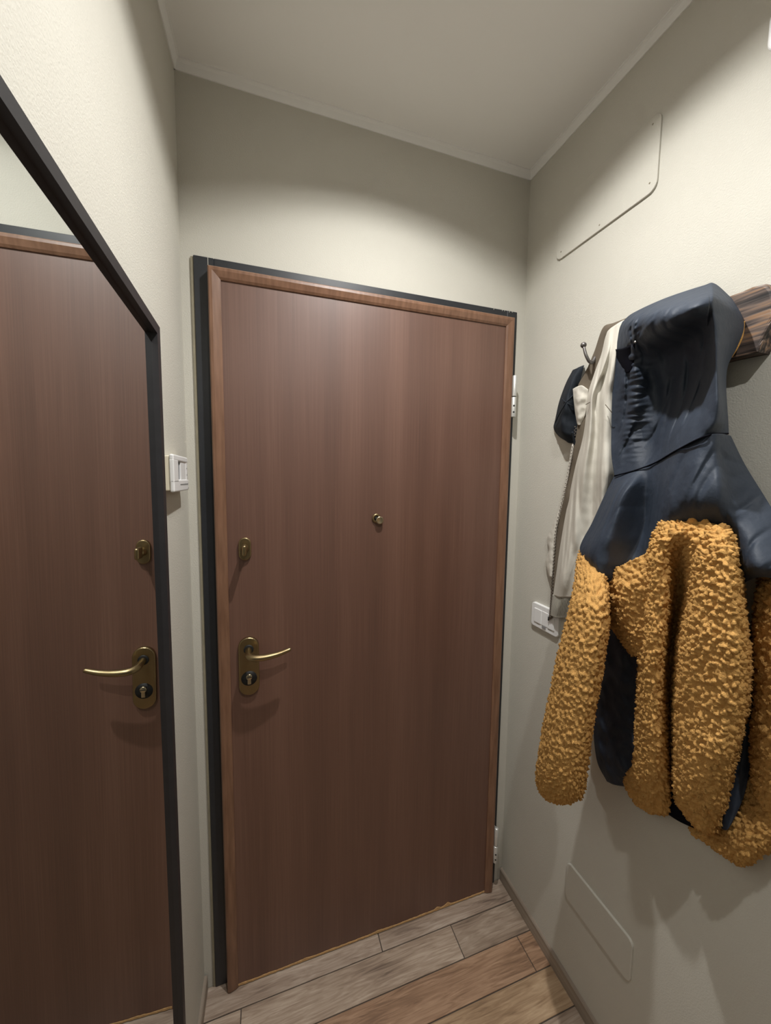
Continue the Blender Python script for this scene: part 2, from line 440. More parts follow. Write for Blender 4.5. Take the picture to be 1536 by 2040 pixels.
# chipped lower edge of the panel
vs_, fs = [], []
nn = 160
rc = random.Random(11)
for i in range(nn + 1):
    x = L0 + T + (L1 - L0 - T - 0.012) * i / nn
    h_ = 0.0062 + 0.0022 * noise.noise(Vector((x * 30, 0, 0))) + rc.uniform(-0.0008, 0.0008)
    for c_, a_, wd in ((0.775, 0.012, 0.010), (0.815, 0.013, 0.011), (0.985, 0.012, 0.007), (0.55, 0.003, 0.03), (0.30, 0.003, 0.02)):
        h_ += a_ * math.exp(-((x - c_) / wd) ** 2) * (0.75 + 0.25 * noise.noise(Vector((x * 300, 3, 1))))
    d_ = 0.0018 + 0.0012 * noise.noise(Vector((x * 90, 5, 2)))
    vs_ += [(x, DP - 0.0005, DZ0), (x, DP - d_, DZ0), (x, DP - d_ * 0.8, DZ0 + h_ * 0.8), (x, DP - 0.0003, DZ0 + h_)]
for i in range(nn):
    for k in range(3): fs.append((i * 4 + k, i * 4 + k + 1, i * 4 + k + 5, i * 4 + k + 4))
link_mesh('chipped_edge', vs_, fs, 'raw_chip', dr)['label'] = 'pale chipped raw board along the bottom'

# --- bronze hardware (faces -y)
def plate(name, outline, y0, y1, mat, parent, bevel=0.002):
    """outline (x, z) extruded from y0 to y1 towards the room"""
    bm = bmesh.new()
    vs2 = [bm.verts.new((p[0], y0, p[1])) for p in outline]
    f = bm.faces.new(vs2)
    r2 = bmesh.ops.extrude_face_region(bm, geom=[f])
    for v in [g for g in r2['geom'] if isinstance(g, bmesh.types.BMVert)]: v.co.y = y1
    es = [e for e in bm.edges if all(abs(v.co.y - y1) < 1e-7 for v in e.verts)]
    bmesh.ops.bevel(bm, geom=es, offset=bevel, segments=3, affect='EDGES', profile=0.5)
    return from_bm(name, bm, mat, parent)
hp = plate('handle_plate', stadium(0.1475, 1.0262, 0.0560, 0.172), DP, DP - 0.010, 'brass', dr, 0.0035)
hp['label'] = 'aged bronze lever plate'
yp = DP - 0.010
lathe('lever_collar', (0.1475, yp, 1.078), (0, -1, 0), [(0.0, -0.001), (0.0135, -0.001), (0.0135, 0.0015), (0.011, 0.0025), (0.0, 0.0025)], 'black', hp)
tube('lever', [(0.1475, yp, 1.078), (0.1475, yp - 0.022, 1.077), (0.1500, yp - 0.040, 1.0755), (0.163, yp - 0.0505, 1.0735), (0.190, yp - 0.053, 1.073),
               (0.225, yp - 0.051, 1.0765), (0.2575, yp - 0.048, 1.0845), (0.2595, yp - 0.048, 1.0850)],
     [0.0085, 0.0085, 0.0095, 0.0100, 0.0095, 0.0080, 0.0060, 0.003], 'brass', hp, 16, 48, 0.9)
lathe('cylinder_rosette', (0.1475, yp, 0.992), (0, -1, 0), [(0.0, -0.004), (0.0215, -0.004), (0.0215, 0.0006), (0.0, 0.0006)], 'black', hp)
kc = lathe('key_cylinder', (0.1478, yp, 0.9985), (0, -1, 0), [(0.0, 0.0), (0.0078, 0.0), (0.0082, 0.007), (0.007, 0.008), (0.0, 0.008)], 'pale_brass', hp)
box('cylinder_foot', (0.1432, yp - 0.0065, 0.9765), (0.1528, yp - 0.0003, 0.9945), 'pale_brass', hp, 0.0015)
box('key_slot', (0.1403, yp - 0.0086, 0.9972), (0.1553, yp - 0.0081, 0.9992), 'black', hp)
# thumb turn above
lp = plate('thumb_turn_plate', stadium(0.1430, 1.3680, 0.0330, 0.0640), DP, DP - 0.009, 'brass', dr, 0.003)
lp['label'] = 'bronze oval lock plate'
yl = DP - 0.009
lathe('turn_neck', (0.1430, yl, 1.369), (0, -1, 0), [(0.0, -0.001), (0.0105, -0.001), (0.0100, 0.006), (0.0075, 0.012), (0.0065, 0.018), (0.0, 0.018)], 'brass', lp, 24)
bm = bmesh.new(); bm_box(bm, (0.1375, yl - 0.044, 1.3560), (0.1485, yl - 0.012, 1.3850), 0.0045, 4)
from_bm('thumb_turn', bm, 'brass', lp, True)
# peephole with its cover swung aside
pz = 1.4455; pxx = 0.5275
pe = lathe('peephole', (pxx, DP, pz), (0, -1, 0), [(0.0, 0.0), (0.0145, 0.0), (0.0145, 0.004), (0.0125, 0.0055), (0.0085, 0.0058), (0.0080, 0.003), (0.0, 0.003)], 'brass', dr)
pe['label'] = 'bronze door viewer with cover swung aside'
lathe('lens', (pxx, DP - 0.0031, pz), (0, -1, 0), [(0.0, 0.0), (0.0075, 0.0), (0.004, 0.0015), (0.0, 0.002)], 'black', pe)
lathe('viewer_cover', (pxx + 0.0085, DP - 0.007, pz - 0.0055), (0, -1, 0), [(0.0, 0.0), (0.0118, 0.0), (0.0122, 0.003), (0.0110, 0.0055), (0.0088, 0.0050), (0.0, 0.0046)], 'pale_brass', pe)
# hinges
for zb in (1.783, 0.125):
    hx, hy = 1.0095, -0.034
    hg = lathe('hinge', (hx, hy, zb), (0, 0, 1), [(0.0, 0.0), (0.0082, 0.0), (0.0086, 0.0015), (0.0086, 0.064), (0.0075, 0.066), (0.0, 0.066)], 'steel', dr, 24)
    hg['label'] = 'pale steel barrel hinge'
    lathe('hinge_barrel', (hx + 0.001, hy, zb + 0.069), (0, 0, 1), [(0.0, 0.0), (0.0075, 0.0), (0.0078, 0.0015), (0.0078, 0.067), (0.0060, 0.0695), (0.0, 0.0695)], 'steel', hg, 24)
    lathe('hinge_pin', (hx + 0.0005, hy, zb + 0.0655), (0, 0, 1), [(0.0, 0.0), (0.0062, 0.0), (0.0062, 0.004), (0.0, 0.004)], 'black', hg, 16)
    for q in (0.016, 0.037):
        dv = Vector((-0.45, -0.9, 0)).normalized()
        lathe('screw_hole', Vector((hx, hy, zb + q)) + dv * 0.0078, dv, [(0.0, 0.0), (0.0030, 0.0), (0.0030, 0.0012), (0.0, 0.0012)], 'black', hg, 12)
    box('hinge_leaf', (hx - 0.003, hy + 0.004, zb + 0.004), (hx + 0.003, -0.006, zb + 0.062), 'steel', hg)
    box('hinge_leaf', (hx - 0.002, hy + 0.004, zb + 0.072), (hx + 0.004, -0.006, zb + 0.134), 'steel', hg)

# ================================================================= CEILING LAMP
for q, (LAMP, lab) in enumerate(zip(LAMPS, ('round recessed ceiling downlight closest to the door', 'round recessed ceiling downlight further along the hall from the door'))):
    lt = thing('recessed_downlight', lab, 'ceiling lamp', LAMP)
    lathe('trim_ring', (LAMP.x, LAMP.y, CEIL), (0, 0, -1), [(HR - 0.001, -0.004), (HR + 0.012, 0.0), (HR + 0.011, 0.003), (HR - 0.001, 0.003), (HR - 0.001, -0.004)], 'chrome', lt, 48, True, False)
    lathe('reflector', (LAMP.x, LAMP.y, CEIL), (0, 0, 1), [(HR - 0.0015, 0.003), (HR - 0.0015, 0.012), (0.050, 0.036), (0.030, 0.040), (0.0, 0.040)], 'white_plastic', lt, 48, True, False)
    lathe('led_lens', (LAMP.x, LAMP.y, CEIL + 0.034), (0, 0, 1), [(0.0, 0.0), (0.017, 0.0), (0.019, 0.004), (0.0, 0.004)], 'glow', lt, 32)
    for k, (pw, sprd) in enumerate((LAMP_WIDE[q], LAMP_BEAM[q])):
        ld = bpy.data.lights.new('led_light', 'AREA')
        ld.shape = 'DISK'; ld.size = 0.034; ld.energy = pw; ld.color = LAMP_COLOR; ld.spread = math.radians(sprd)
        lo_ = bpy.data.objects.new('led_light', ld); C.objects.link(lo_)
        lo_.parent = lt
        lo_.location = (0, 0, 0.0325 - 0.0005 * k)

# ================================================================= MIRROR ON THE LEFT WALL
M0, M1, M2 = 0.00718, 0.03410, 0.00899
def MX(y, z, off): return M0 + M1 * y + M2 * z + off
def OUT(s, t):
    """outer frame corner: s=0 far edge (by the door) 1 near edge, t=0 bottom 1 top (y, z)"""
    y_far = -0.298 - 0.030 * t - 0.0185 * t * 0
    y_far = -0.293 + (-0.3468 + 0.293) * t
    y = y_far + (-1.16 - y_far) * s
    zt = 1.8337 + (-0.3468 - y) * 0.0863
    zb = 0.062 + (-0.293 - y) * 0.03
    return y, zb + (zt - zb) * t
mi = thing('wall_mirror', 'tall black framed mirror hung on the wall beside the door', 'mirror', (0.0, -0.7, 0.062))
WD = 0.018
oc = [OUT(0, 0), OUT(1, 0), OUT(1, 1), OUT(0, 1)]
ic = []
for i in range(4):
    a, p_, c_ = Vector(oc[i - 1]), Vector(oc[i]), Vector(oc[(i + 1) % 4])
    ic.append(tuple(p_ + ((a - p_).normalized() + (c_ - p_).normalized()) * WD))
glass = [(MX(y, z, 0.0), y, z) for y, z in ic] + [(MX(y, z, -0.003), y, z) for y, z in ic]
link_mesh('mirror_glass', glass, [(0, 1, 2, 3), (7, 6, 5, 4), (0, 4, 5, 1), (1, 5, 6, 2), (2, 6, 7, 3), (3, 7, 4, 0)], 'mirror', mi)
for i in range(4):
    j = (i + 1) % 4
    a, b_, ai, bi = oc[i], oc[j], ic[i], ic[j]
    FR = 0.0098
    sec = []
    for (oy, oz), (iy, iz) in ((a, ai), (b_, bi)):
        sec += [(MX(oy, oz, -0.007), oy, oz), (MX(oy, oz, FR - 0.001), oy, oz),
                (MX(oy, oz, FR), oy + (iy - oy) * 0.06, oz + (iz - oz) * 0.06),
                (MX(iy, iz, FR), iy, iz), (MX(iy, iz, 0.0005), iy, iz), (MX(iy, iz, -0.007), iy, iz)]
    k = 6
    bm = bmesh.new(); bv = [bm.verts.new(v) for v in sec]
    for q in range(k): bm.faces.new((bv[q], bv[(q + 1) % k], bv[k + (q + 1) % k], bv[k + q]))
    bm.faces.new(bv[:k]); bm.faces.new(bv[k:])
    from_bm('frame_rail', bm, 'mirror_frame', mi)

# ================================================================= THERMOSTAT ON THE LEFT WALL
TY0, TY1, TZ0, TZ1 = -0.262, -0.103, 1.5345, 1.6135
TB = xl(-0.18); TFX = 0.019
th = thing('thermostat', 'white box thermostat with small display on the wall between mirror and door', 'thermostat', (TB, -0.18, TZ0))
box('back_box', (TB + 0.0005, TY0 + 0.002, TZ0 + 0.003), (TFX - 0.009, TY1 - 0.004, TZ1 - 0.003), 'cream_plastic', th, 0.002)
bz = bmesh.new()
bm_box(bz, (TFX - 0.0085, TY0, TZ1 - 0.013), (TFX, TY1 - 0.004, TZ1), 0.003, 3)
bm_box(bz, (TFX - 0.0085, TY0, TZ0), (TFX, TY1, TZ0 + 0.026), 0.003, 3)
bm_box(bz, (TFX - 0.0085, TY0, TZ0 + 0.02), (TFX, TY0 + 0.045, TZ1 - 0.01), 0.002, 2)
bm_box(bz, (TFX - 0.0085, TY1 - 0.020, TZ0 + 0.02), (TFX - 0.001, TY1 - 0.004, TZ1 - 0.01), 0.002, 2)
from_bm('front_cover', bz, 'white_plastic', th)
box('display', (TFX - 0.0088, TY0 + 0.044, TZ0 + 0.025), (TFX - 0.0050, TY0 + 0.088, TZ1 - 0.012), 'glass_dark', th)
bt = box('button_panel', (TFX - 0.0088, TY0 + 0.080, TZ0 + 0.025), (TFX - 0.0020, TY1 - 0.018, TZ1 - 0.012), 'white_plastic', th, 0.0008, 1)
for zz in (TZ1 - 0.026, TZ1 - 0.041):
    lathe('button', (TFX - 0.0012, TY1 - 0.016, zz), (1, 0, 0), [(0.0, 0.0), (0.0022, 0.0), (0.002, 0.0010), (0.0, 0.0012)], 'grey_print', th, 12)
box('vent_slot', (TFX - 0.0003, TY0 + 0.060, TZ0 + 0.0135), (TFX + 0.0003, TY1 - 0.008, TZ0 + 0.0165), 'grey_print', th)
lathe('cover_screw', (TFX - 0.0003, TY1 - 0.006, TZ0 + 0.006), (1, 0, 0), [(0.0, 0.0), (0.0024, 0.0), (0.002, 0.0010), (0.0, 0.0010)], 'grey_print', th, 12)

# ================================================================= RIGHT WALL FITTINGS
# inspection covers
pn = thing('access_panel', 'large cream cover plate screwed high on the wall above the coats', 'access panel', (XR, -0.3, 2.24))
prism('cover_plate', rrect((-0.4545, 2.2385), (-0.1430, 2.408), 0.020), 0, XR + 0.0, XR - 0.0050, 'wall', pn, 0.0016)
for yy, zz in ((-0.435, 2.39), (-0.437, 2.262), (-0.300, 2.252), (-0.163, 2.258)):
    lathe('screw', (XR - 0.0049, yy, zz), (-1, 0, 0), [(0.0, 0.0), (0.0022, 0.0), (0.002, 0.0006), (0.0, 0.0006)], 'dark_edge', pn, 10)
p2 = prism('access_panel', rrect((-0.5320, 0.290), (-0.3160, 0.4095), 0.016), 0, XR + 0.0, XR - 0.0062, 'wall', None, 0.0018)
tag(p2, 'small cream cover plate low on the wall above the baseboard', 'access panel')
# switch
sw = thing('light_switch', 'white plastic switch plate on the wall beside the hinge side of the door', 'light switch', (XR, -0.17, 1.08))
prism('switch_plate', rrect((-0.2345, 1.0790), (-0.1115, 1.1600), 0.012), 0, XR, XR - 0.0090, 'white_plastic', sw, 0.003, 3)
box('switch_module', (XR - 0.0115, -0.1620, 1.0965), (XR - 0.008, -0.1285, 1.1430), 'white_plastic', sw, 0.0012)
box('switch_module', (XR - 0.0105, -0.1905, 1.0965), (XR - 0.008, -0.1640, 1.1430), 'white_plastic', sw, 0.0012)
box('switch_module', (XR - 0.0115, -0.2200, 1.0965), (XR - 0.008, -0.1925, 1.1430), 'white_plastic', sw, 0.0012)
box('module_mark', (XR - 0.0112, -0.1835, 1.0885), (XR - 0.0088, -0.1670, 1.0955), 'grey_print', sw)
for a, b_ in ((-0.150, -0.138), (-0.208, -0.193)):
    box('print_line', (XR - 0.0093, a, 1.0915), (XR - 0.0088, b_, 1.0930), 'grey_print', sw)
# white chime box at the edge of view
ch = thing('door_chime', 'white rounded plastic box high on the wall above the coat rack', 'chime box', (XR, -0.70, 2.31))
prism('chime_body', rrect((-0.760, 2.312), (-0.6540, 2.392), 0.022), 0, XR, XR - 0.022, 'white_plastic', ch, 0.004, 3)
box('chime_grille', (XR - 0.0230, -0.735, 2.335), (XR - 0.0215, -0.690, 2.370), 'cream_plastic', ch, 0.0005, 1)

# ================================================================= COAT RACK AND COATS
# a garment panel is a net of control points (photo pixel u, v and d = metres off the right wall),
# smoothed to a dense surface and closed with a back at its own depth
LIFTED = ('yoke', 'chest_panel', 'front_panel', 'hood', 'hood_gap_shade')
def lift(v_):
    """the jacket hangs furthest from the wall at chest height"""
    return float(np.interp(v_, [560, 640, 860, 1000, 1100, 1300, 1500, 1600, 1625, 1700], [0.0, 0.008, 0.006, 0.035, 0.055, 0.05, 0.025, -0.01, -0.015, -0.015]))
def sheet(name, net, nu, nv, back, mat, parent, wr=None, edge_fade=True):
    if name in LIFTED and parent.name == 'fleece_jacket':
        net = [[(a, b_, c_ + lift(b_)) for a, b_, c_ in row] for row in net]
    bk = back if callable(back) else (lambda v_: back)
    steps = 9 if mat == 'fleece' else 2
    G = crom(np.array(net, float), nv)                      # rows
    G = np.stack([crom(G[i], nu) for i in range(nv)])       # columns
    vs_ = []
    for i in range(nv):
        for j in range(nu):
            u_, v_, d_ = G[i, j]
            if wr:
                f = 1.0
                if edge_fade:
                    f = min(1.0, 6 * min(i, nv - 1 - i) / nv, 6 * min(j, nu - 1 - j) / nu)
                d_ += wr(P(u_, v_, d_), i / (nv - 1), j / (nu - 1)) * f
            vs_.append(P(u_, v_, max(d_, bk(v_) + 0.001)))
            G[i, j, 2] = max(d_, bk(v_) + 0.001)
    fs = [(i * nu + j, i * nu + j + 1, (i + 1) * nu + j + 1, (i + 1) * nu + j) for i in range(nv - 1) for j in range(nu - 1)]
    loop = [j for j in range(nu)] + [i * nu + nu - 1 for i in range(1, nv)] + [(nv - 1) * nu + j for j in range(nu - 2, -1, -1)] + [i * nu for i in range(nv - 2, 0, -1)]
    nb = len(vs_)
    L_ = len(loop); prev = loop
    for st in range(1, steps + 1):                          # the rim goes back in steps
        cur = []
        for k in loop:
            i, j = divmod(k, nu); t = st / steps
            cur.append(len(vs_)); vs_.append(P(G[i, j, 0], G[i, j, 1], G[i, j, 2] * (1 - t) + bk(G[i, j, 1]) * t))
        for k in range(L_):
            k2 = (k + 1) % L_
            fs.append((prev[k2], prev[k], cur[k], cur[k2]))
        prev = cur
    fs.append(tuple(prev))
    bm = bmesh.new(); bv = [bm.verts.new(v) for v in vs_]
    for f in fs: bm.faces.new([bv[q] for q in f])
    return from_bm(name, bm, mat, parent, True)
def sleeve(name, rows, n, m_, mat, parent, wr=None):
    """rows: (u left, u right, v, d of the axis, half thickness off the wall)"""
    G = crom(np.array(rows, float), m_)
    vs_, fs = [], []
    for i in range(m_):
        a, b_, v_, dc, hb = G[i]
        for k in range(n):
            t = 2 * math.pi * k / n
            d_ = dc + max(hb, 0.004) * math.sin(t)
            p_ = P((a + b_) / 2 + (b_ - a) / 2 * math.cos(t), v_, d_)
            if wr: p_ = P((a + b_) / 2 + (b_ - a) / 2 * math.cos(t), v_, max(d_ + wr(p_, i / m_, k / n) * max(0, math.sin(t)), 0.004))
            vs_.append(p_)
    for i in range(m_ - 1):
        for k in range(n):
            k2 = (k + 1) % n
            fs.append((i * n + k, i * n + k2, (i + 1) * n + k2, (i + 1) * n + k))
    fs.append(tuple(range(n))[::-1]); fs.append(tuple(range((m_ - 1) * n, m_ * n)))
    bm = bmesh.new(); bv = [bm.verts.new(v) for v in vs_]
    for f in fs: bm.faces.new([bv[q] for q in f])
    return from_bm(name, bm, mat, parent, True)

# curly pile of the fleece, displaced in geometry
ng = bpy.data.node_groups.new('fleece_curl', 'GeometryNodeTree')
ng.interface.new_socket('Geometry', in_out='INPUT', socket_type='NodeSocketGeometry')
ng.interface.new_socket('Geometry', in_out='OUTPUT', socket_type='NodeSocketGeometry')
gi = ng.nodes.new('NodeGroupInput'); go = ng.nodes.new('NodeGroupOutput')
sp = ng.nodes.new('GeometryNodeSetPosition'); ps = ng.nodes.new('GeometryNodeInputPosition'); nm = ng.nodes.new('GeometryNodeInputNormal')
nz = ng.nodes.new('ShaderNodeTexNoise'); nz.inputs['Scale'].default_value = 45; nz.inputs['Detail'].default_value = 2
sb = ng.nodes.new('ShaderNodeVectorMath'); sb.operation = 'SUBTRACT'; sb.inputs[1].default_value = (0.5, 0.5, 0.5)
sc = ng.nodes.new('ShaderNodeVectorMath'); sc.operation = 'SCALE'; sc.inputs['Scale'].default_value = 0.016
ad = ng.nodes.new('ShaderNodeVectorMath'); ad.operation = 'ADD'
vo = ng.nodes.new('ShaderNodeTexVoronoi'); vo.feature = 'F1'; vo.inputs['Scale'].default_value = 114
mr = ng.nodes.new('ShaderNodeMapRange'); mr.inputs[1].default_value = 0.15; mr.inputs[2].default_value = 0.75
mr.inputs[3].default_value = 0.0040; mr.inputs[4].default_value = -0.0042
of = ng.nodes.new('ShaderNodeVectorMath'); of.operation = 'SCALE'
for a, b_ in ((ps.outputs[0], nz.inputs['Vector']), (nz.outputs['Color'], sb.inputs[0]), (sb.outputs[0], sc.inputs[0]), (ps.outputs[0], ad.inputs[0]),
              (sc.outputs[0], ad.inputs[1]), (ad.outputs[0], vo.inputs['Vector']), (vo.outputs['Distance'], mr.inputs[0]),
              (nm.outputs[0], of.inputs[0]), (mr.outputs[0], of.inputs['Scale']), (of.outputs[0], sp.inputs['Offset']),
              (gi.outputs[0], sp.inputs['Geometry']), (sp.outputs[0], go.inputs[0])):
    ng.links.new(a, b_)
def curl(o):
    md = o.modifiers.new('pile', 'NODES'); md.node_group = ng
    return o

def fold(amp, sy, sz, seed=0.0, amp2=0.0, s2=60, crease=0.0):
    def f(p_, a, b_):
        q = noise.noise(Vector((seed, p_[1] * sy, p_[2] * sz))) * amp
        if crease:                                             # sharp creases running down the cloth
            q -= crease * max(0.0, 1 - 5 * abs(noise.noise(Vector((seed + 3, p_[1] * 24 + p_[2] * 5, p_[2] * 6)))))
        if amp2: q += noise.noise(Vector((seed + 9, p_[1] * s2, p_[2] * s2 * 0.6))) * amp2
        return q
    return f

# --- rack
rk = thing('coat_rack', 'dark weathered wooden plank coat rack with ball hook on the wall', 'coat rack', (XR, -0.5, 1.79))
top, bot = [], []
for i in range(22):
    t = i / 21
    y = -0.337 - 0.353 * t
    top.append((y, 1.9165 + 0.003 * noise.noise(Vector((y * 22, 0, 4)))))
    bot.append((y, 1.8010 + 0.004 * noise.noise(Vector((y * 18, 7, 1)))))
end = [(-0.6965, 1.9080), (-0.7010, 1.9000), (-0.7060, 1.8830), (-0.7050, 1.8690), (-0.7075, 1.8560), (-0.7020, 1.8410), (-0.6960, 1.8250), (-0.6925, 1.8110)]
prism('plank', top + end + bot[::-1], 0, XR, XR - 0.034, 'rack_wood', rk, 0.0045, 2)
hk = tube('hook', [P(1186, 712, 0.034), P(1180, 722, 0.046), P(1174, 720, 0.058), P(1168, 709, 0.066), P(1164.5, 697, 0.068), P(1163, 690, 0.068)],
          [0.0042, 0.0042, 0.004, 0.0038, 0.0036, 0.0036], 'iron', rk, 14, 40)
hb = P(1162.5, 687.5, 0.068)
lathe('hook_ball', hb - np.array([0, 0, 0.0075]), (0, 0, 1), [(0.0075 * math.sin(math.pi * k / 12), 0.0075 - 0.0075 * math.cos(math.pi * k / 12)) for k in range(13)], 'iron', hk, 20)

# --- black cap on the end hook
def cd(u_, v_, d_): return (u_, v_, d_)
cp = thing('cap', 'small black fabric cap hanging from the ball hook beside the beige jacket', 'cap', P(1130, 880, 0.03))
sheet('crown', [[(1141, 737, .012), (1148, 734, .018), (1154, 731, .019), (1164, 727, .012)],
                [(1127, 764, .010), (1136, 762, .038), (1143, 761, .036), (1156, 760, .014)],
                [(1114, 800, .010), (1125, 799, .050), (1136, 799, .044), (1150, 800, .014)],
                [(1106, 836, .010), (1119, 837, .050), (1133, 838, .042), (1152, 838, .014)],
                [(1103, 853, .010), (1118, 859, .044), (1132, 862, .038), (1152, 862, .014)],
                [(1112, 868, .010), (1123, 873, .026), (1134, 876, .024), (1150, 874, .012)],
                [(1128, 879, .010), (1132, 882, .014), (1138, 883, .014), (1147, 882, .011)]], 36, 60, .004, 'cap', cp, fold(.004, 40, 40, 2))
tube('seam', [P(1106, 842, .032), P(1116, 822, .052), P(1127, 803, .0545), P(1136, 793, .0465), P(1142, 787, .034)], [.0014] * 5, 'cap', cp, 8, 30)
tube('seam', [P(1120, 795, .0495), P(1128, 802, .053), P(1137, 807, .046), P(1142, 810, .036)], [.0014] * 4, 'cap', cp, 8, 30)
tube('strap', [P(1140, 860, .044), P(1145, 885, .03), P(1147, 905, .022), P(1145, 925, .016)], [.0035] * 4, 'cap', cp, 8, 24, 0.4)

# --- beige jacket
bj = thing('beige_jacket', 'beige cotton zip jacket hanging between the black cap and the hooded fleece', 'jacket', P(1130, 1230, 0.03))
def bd(rows_, ds):
    return [[(u_, v_, d_) for (u_, v_), d_ in zip(rw, dd)] for rw, dd in zip(rows_, ds)]
body_px = [[(1207, 664), (1215, 655), (1225, 648), (1236, 641), (1250, 634)],
           [(1198, 705), (1209, 702), (1217, 700), (1228, 698), (1234, 695)],
           [(1186, 738), (1198, 740), (1206, 740), (1221, 740), (1230, 740)],
           [(1171, 786), (1180, 788), (1188, 790), (1206, 790), (1228, 790)],
           [(1167, 830), (1177, 836), (1188, 840), (1206, 840), (1226, 840)],
           [(1161, 872), (1173, 876), (1187, 880), (1205, 880), (1226, 880)],
           [(1146, 930), (1163, 932), (1183, 935), (1204, 940), (1226, 945)],
           [(1132, 998), (1155, 999), (1178, 1000), (1200, 1000), (1212, 1000)],
           [(1123, 1045), (1146, 1045), (1172, 1045), (1190, 1045), (1210, 1045)],
           [(1114, 1100), (1135, 1100), (1152, 1100), (1166, 1100), (1190, 1100)],
           [(1107, 1150), (1122, 1152), (1140, 1155), (1156, 1155), (1180, 1155)],
           [(1102, 1186), (1114, 1190), (1128, 1190), (1140, 1190), (1160, 1190)]]
body_d = [[.040, .046, .046, .046, .040], [.038, .060, .054, .056, .038], [.038, .062, .050, .058, .038], [.038, .062, .044, .058, .036],
          [.036, .062, .042, .058, .034], [.032, .060, .038, .056, .032], [.028, .056, .034, .060, .030], [.022, .046, .028, .046, .022],
          [.020, .042, .028, .036, .020], [.020, .040, .030, .032, .018], [.020, .040, .030, .030, .018], [.020, .030, .026, .026, .018]]
bb = lambda v_: 0.0355 if v_ < 775 else (0.022 if v_ < 905 else 0.0125)
sheet('front_panel', bd(body_px, body_d), 70, 170, bb, 'beige', bj, fold(.007, 60, 6, 5, .0008, 70))
fac_px = [[(1252, 632), (1250, 637), (1248, 643)], [(1223, 643), (1225, 649), (1227, 657)], [(1201, 653), (1206, 660), (1212, 668)],
          [(1184, 700), (1191, 704), (1201, 708)], [(1166, 742), (1177, 745), (1190, 745)], [(1151, 770), (1162, 785), (1178, 790)],
          [(1148, 810), (1158, 815), (1172, 815)], [(1150, 845), (1158, 845), (1170, 840)], [(1143, 890), (1152, 890), (1164, 885)],
          [(1133, 945), (1140, 940), (1150, 935)], [(1122, 1000), (1127, 1000), (1136, 998)], [(1110, 1050), (1117, 1050), (1127, 1045)],
          [(1104, 1100), (1109, 1100), (1118, 1100)], [(1099, 1150), (1103, 1150), (1111, 1150)], [(1096, 1200), (1100, 1200), (1106, 1195)],
          [(1093, 1234), (1096, 1234), (1101, 1230)]]
fac_d = [[.040, .042, .040], [.040, .044, .042], [.038, .042, .040], [.036, .038, .036]] + [[.034, .036, .034]] * 2 + [[.030, .032, .030]] * 3 + [[.022, .024, .022]] * 2 + [[.016, .018, .016]] * 5
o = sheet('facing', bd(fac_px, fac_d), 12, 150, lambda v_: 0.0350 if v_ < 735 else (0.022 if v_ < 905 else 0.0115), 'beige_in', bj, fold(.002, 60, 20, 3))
o['label'] = 'inside facing with the zip, its shade painted in as dark taupe'
sheet('collar', bd([[(1141, 775), (1150, 770), (1160, 768), (1172, 776)], [(1143, 800), (1152, 796), (1160, 796), (1170, 802)],
                    [(1146, 824), (1152, 822), (1158, 822), (1166, 826)], [(1150, 846), (1152, 847), (1155, 847), (1158, 845)]],
                   [[.040, .044, .046, .040], [.038, .048, .046, .036], [.036, .046, .042, .034], [.034, .038, .036, .032]]), 24, 40, .030, 'beige', bj, fold(.003, 60, 60, 8))
sheet('front_edge', bd([[(1139, 885), (1141, 885), (1144, 885)], [(1129, 945), (1131, 945), (1135, 945)], [(1116, 1000), (1119, 1000), (1123, 1000)],
                        [(1101, 1045), (1105, 1045), (1111, 1045)], [(1090, 1073), (1097, 1075), (1107, 1075)], [(1093, 1096), (1098, 1096), (1105, 1096)],
                        [(1087, 1120), (1095, 1120), (1103, 1120)], [(1094, 1150), (1096, 1150), (1100, 1150)]], [[.014, .019, .018]] * 8), 12, 80, .007, 'beige', bj, fold(.002, 60, 60, 1))
# zip teeth down the facing
zp = crom(np.array([(1147, 850, .034), (1140, 900, .030), (1131, 948, .026), (1119, 1004, .021), (1108, 1056, .0195), (1104, 1105, .0195), (1101, 1155, .0195), (1098, 1200, .0195), (1095.5, 1228, .0195)]), 120)
bm = bmesh.new()
for k, (u_, v_, d_) in enumerate(zp):
    c_ = P(u_ + (1.0 if k % 2 else -1.0), v_, d_)
    bm_box(bm, c_ - np.array([.0012, .0016, .0011]), c_ + np.array([.0012, .0016, .0011]))
from_bm('zip', bm, 'zip', bj)
lathe('zip_stop', P(1092.5, 1236, .016), (0, 0, 1), [(0, 0), (.0022, 0), (.0022, .012), (0, .012)], 'black', bj, 10)
cf = sheet('cuff', bd([[(1101, 1184), (1113, 1188), (1127, 1189), (1142, 1189)], [(1098, 1208), (1109, 1211), (1121, 1212), (1135, 1213)], [(1096, 1226), (1106, 1230), (1117, 1231), (1130, 1231)]],
                      [[.020, .026, .025, .018], [.020, .028, .026, .018], [.019, .026, .025, .017]]), 60, 30, .0125, 'rib', bj,
           lambda p_, a, b_: 0.0016 * math.sin(b_ * 90))
for a_, c_ in (((1167, 806, .057), (1183, 797, .052)), ((1206, 806, .069), (1219, 822, .066))):
    tube('stitch_seam', [P(*a_), P((a_[0] + c_[0]) / 2, (a_[1] + c_[1]) / 2, max(a_[2], c_[2]) + .002), P(*c_)], [.0009] * 3, 'beige_in', bj, 6, 12)

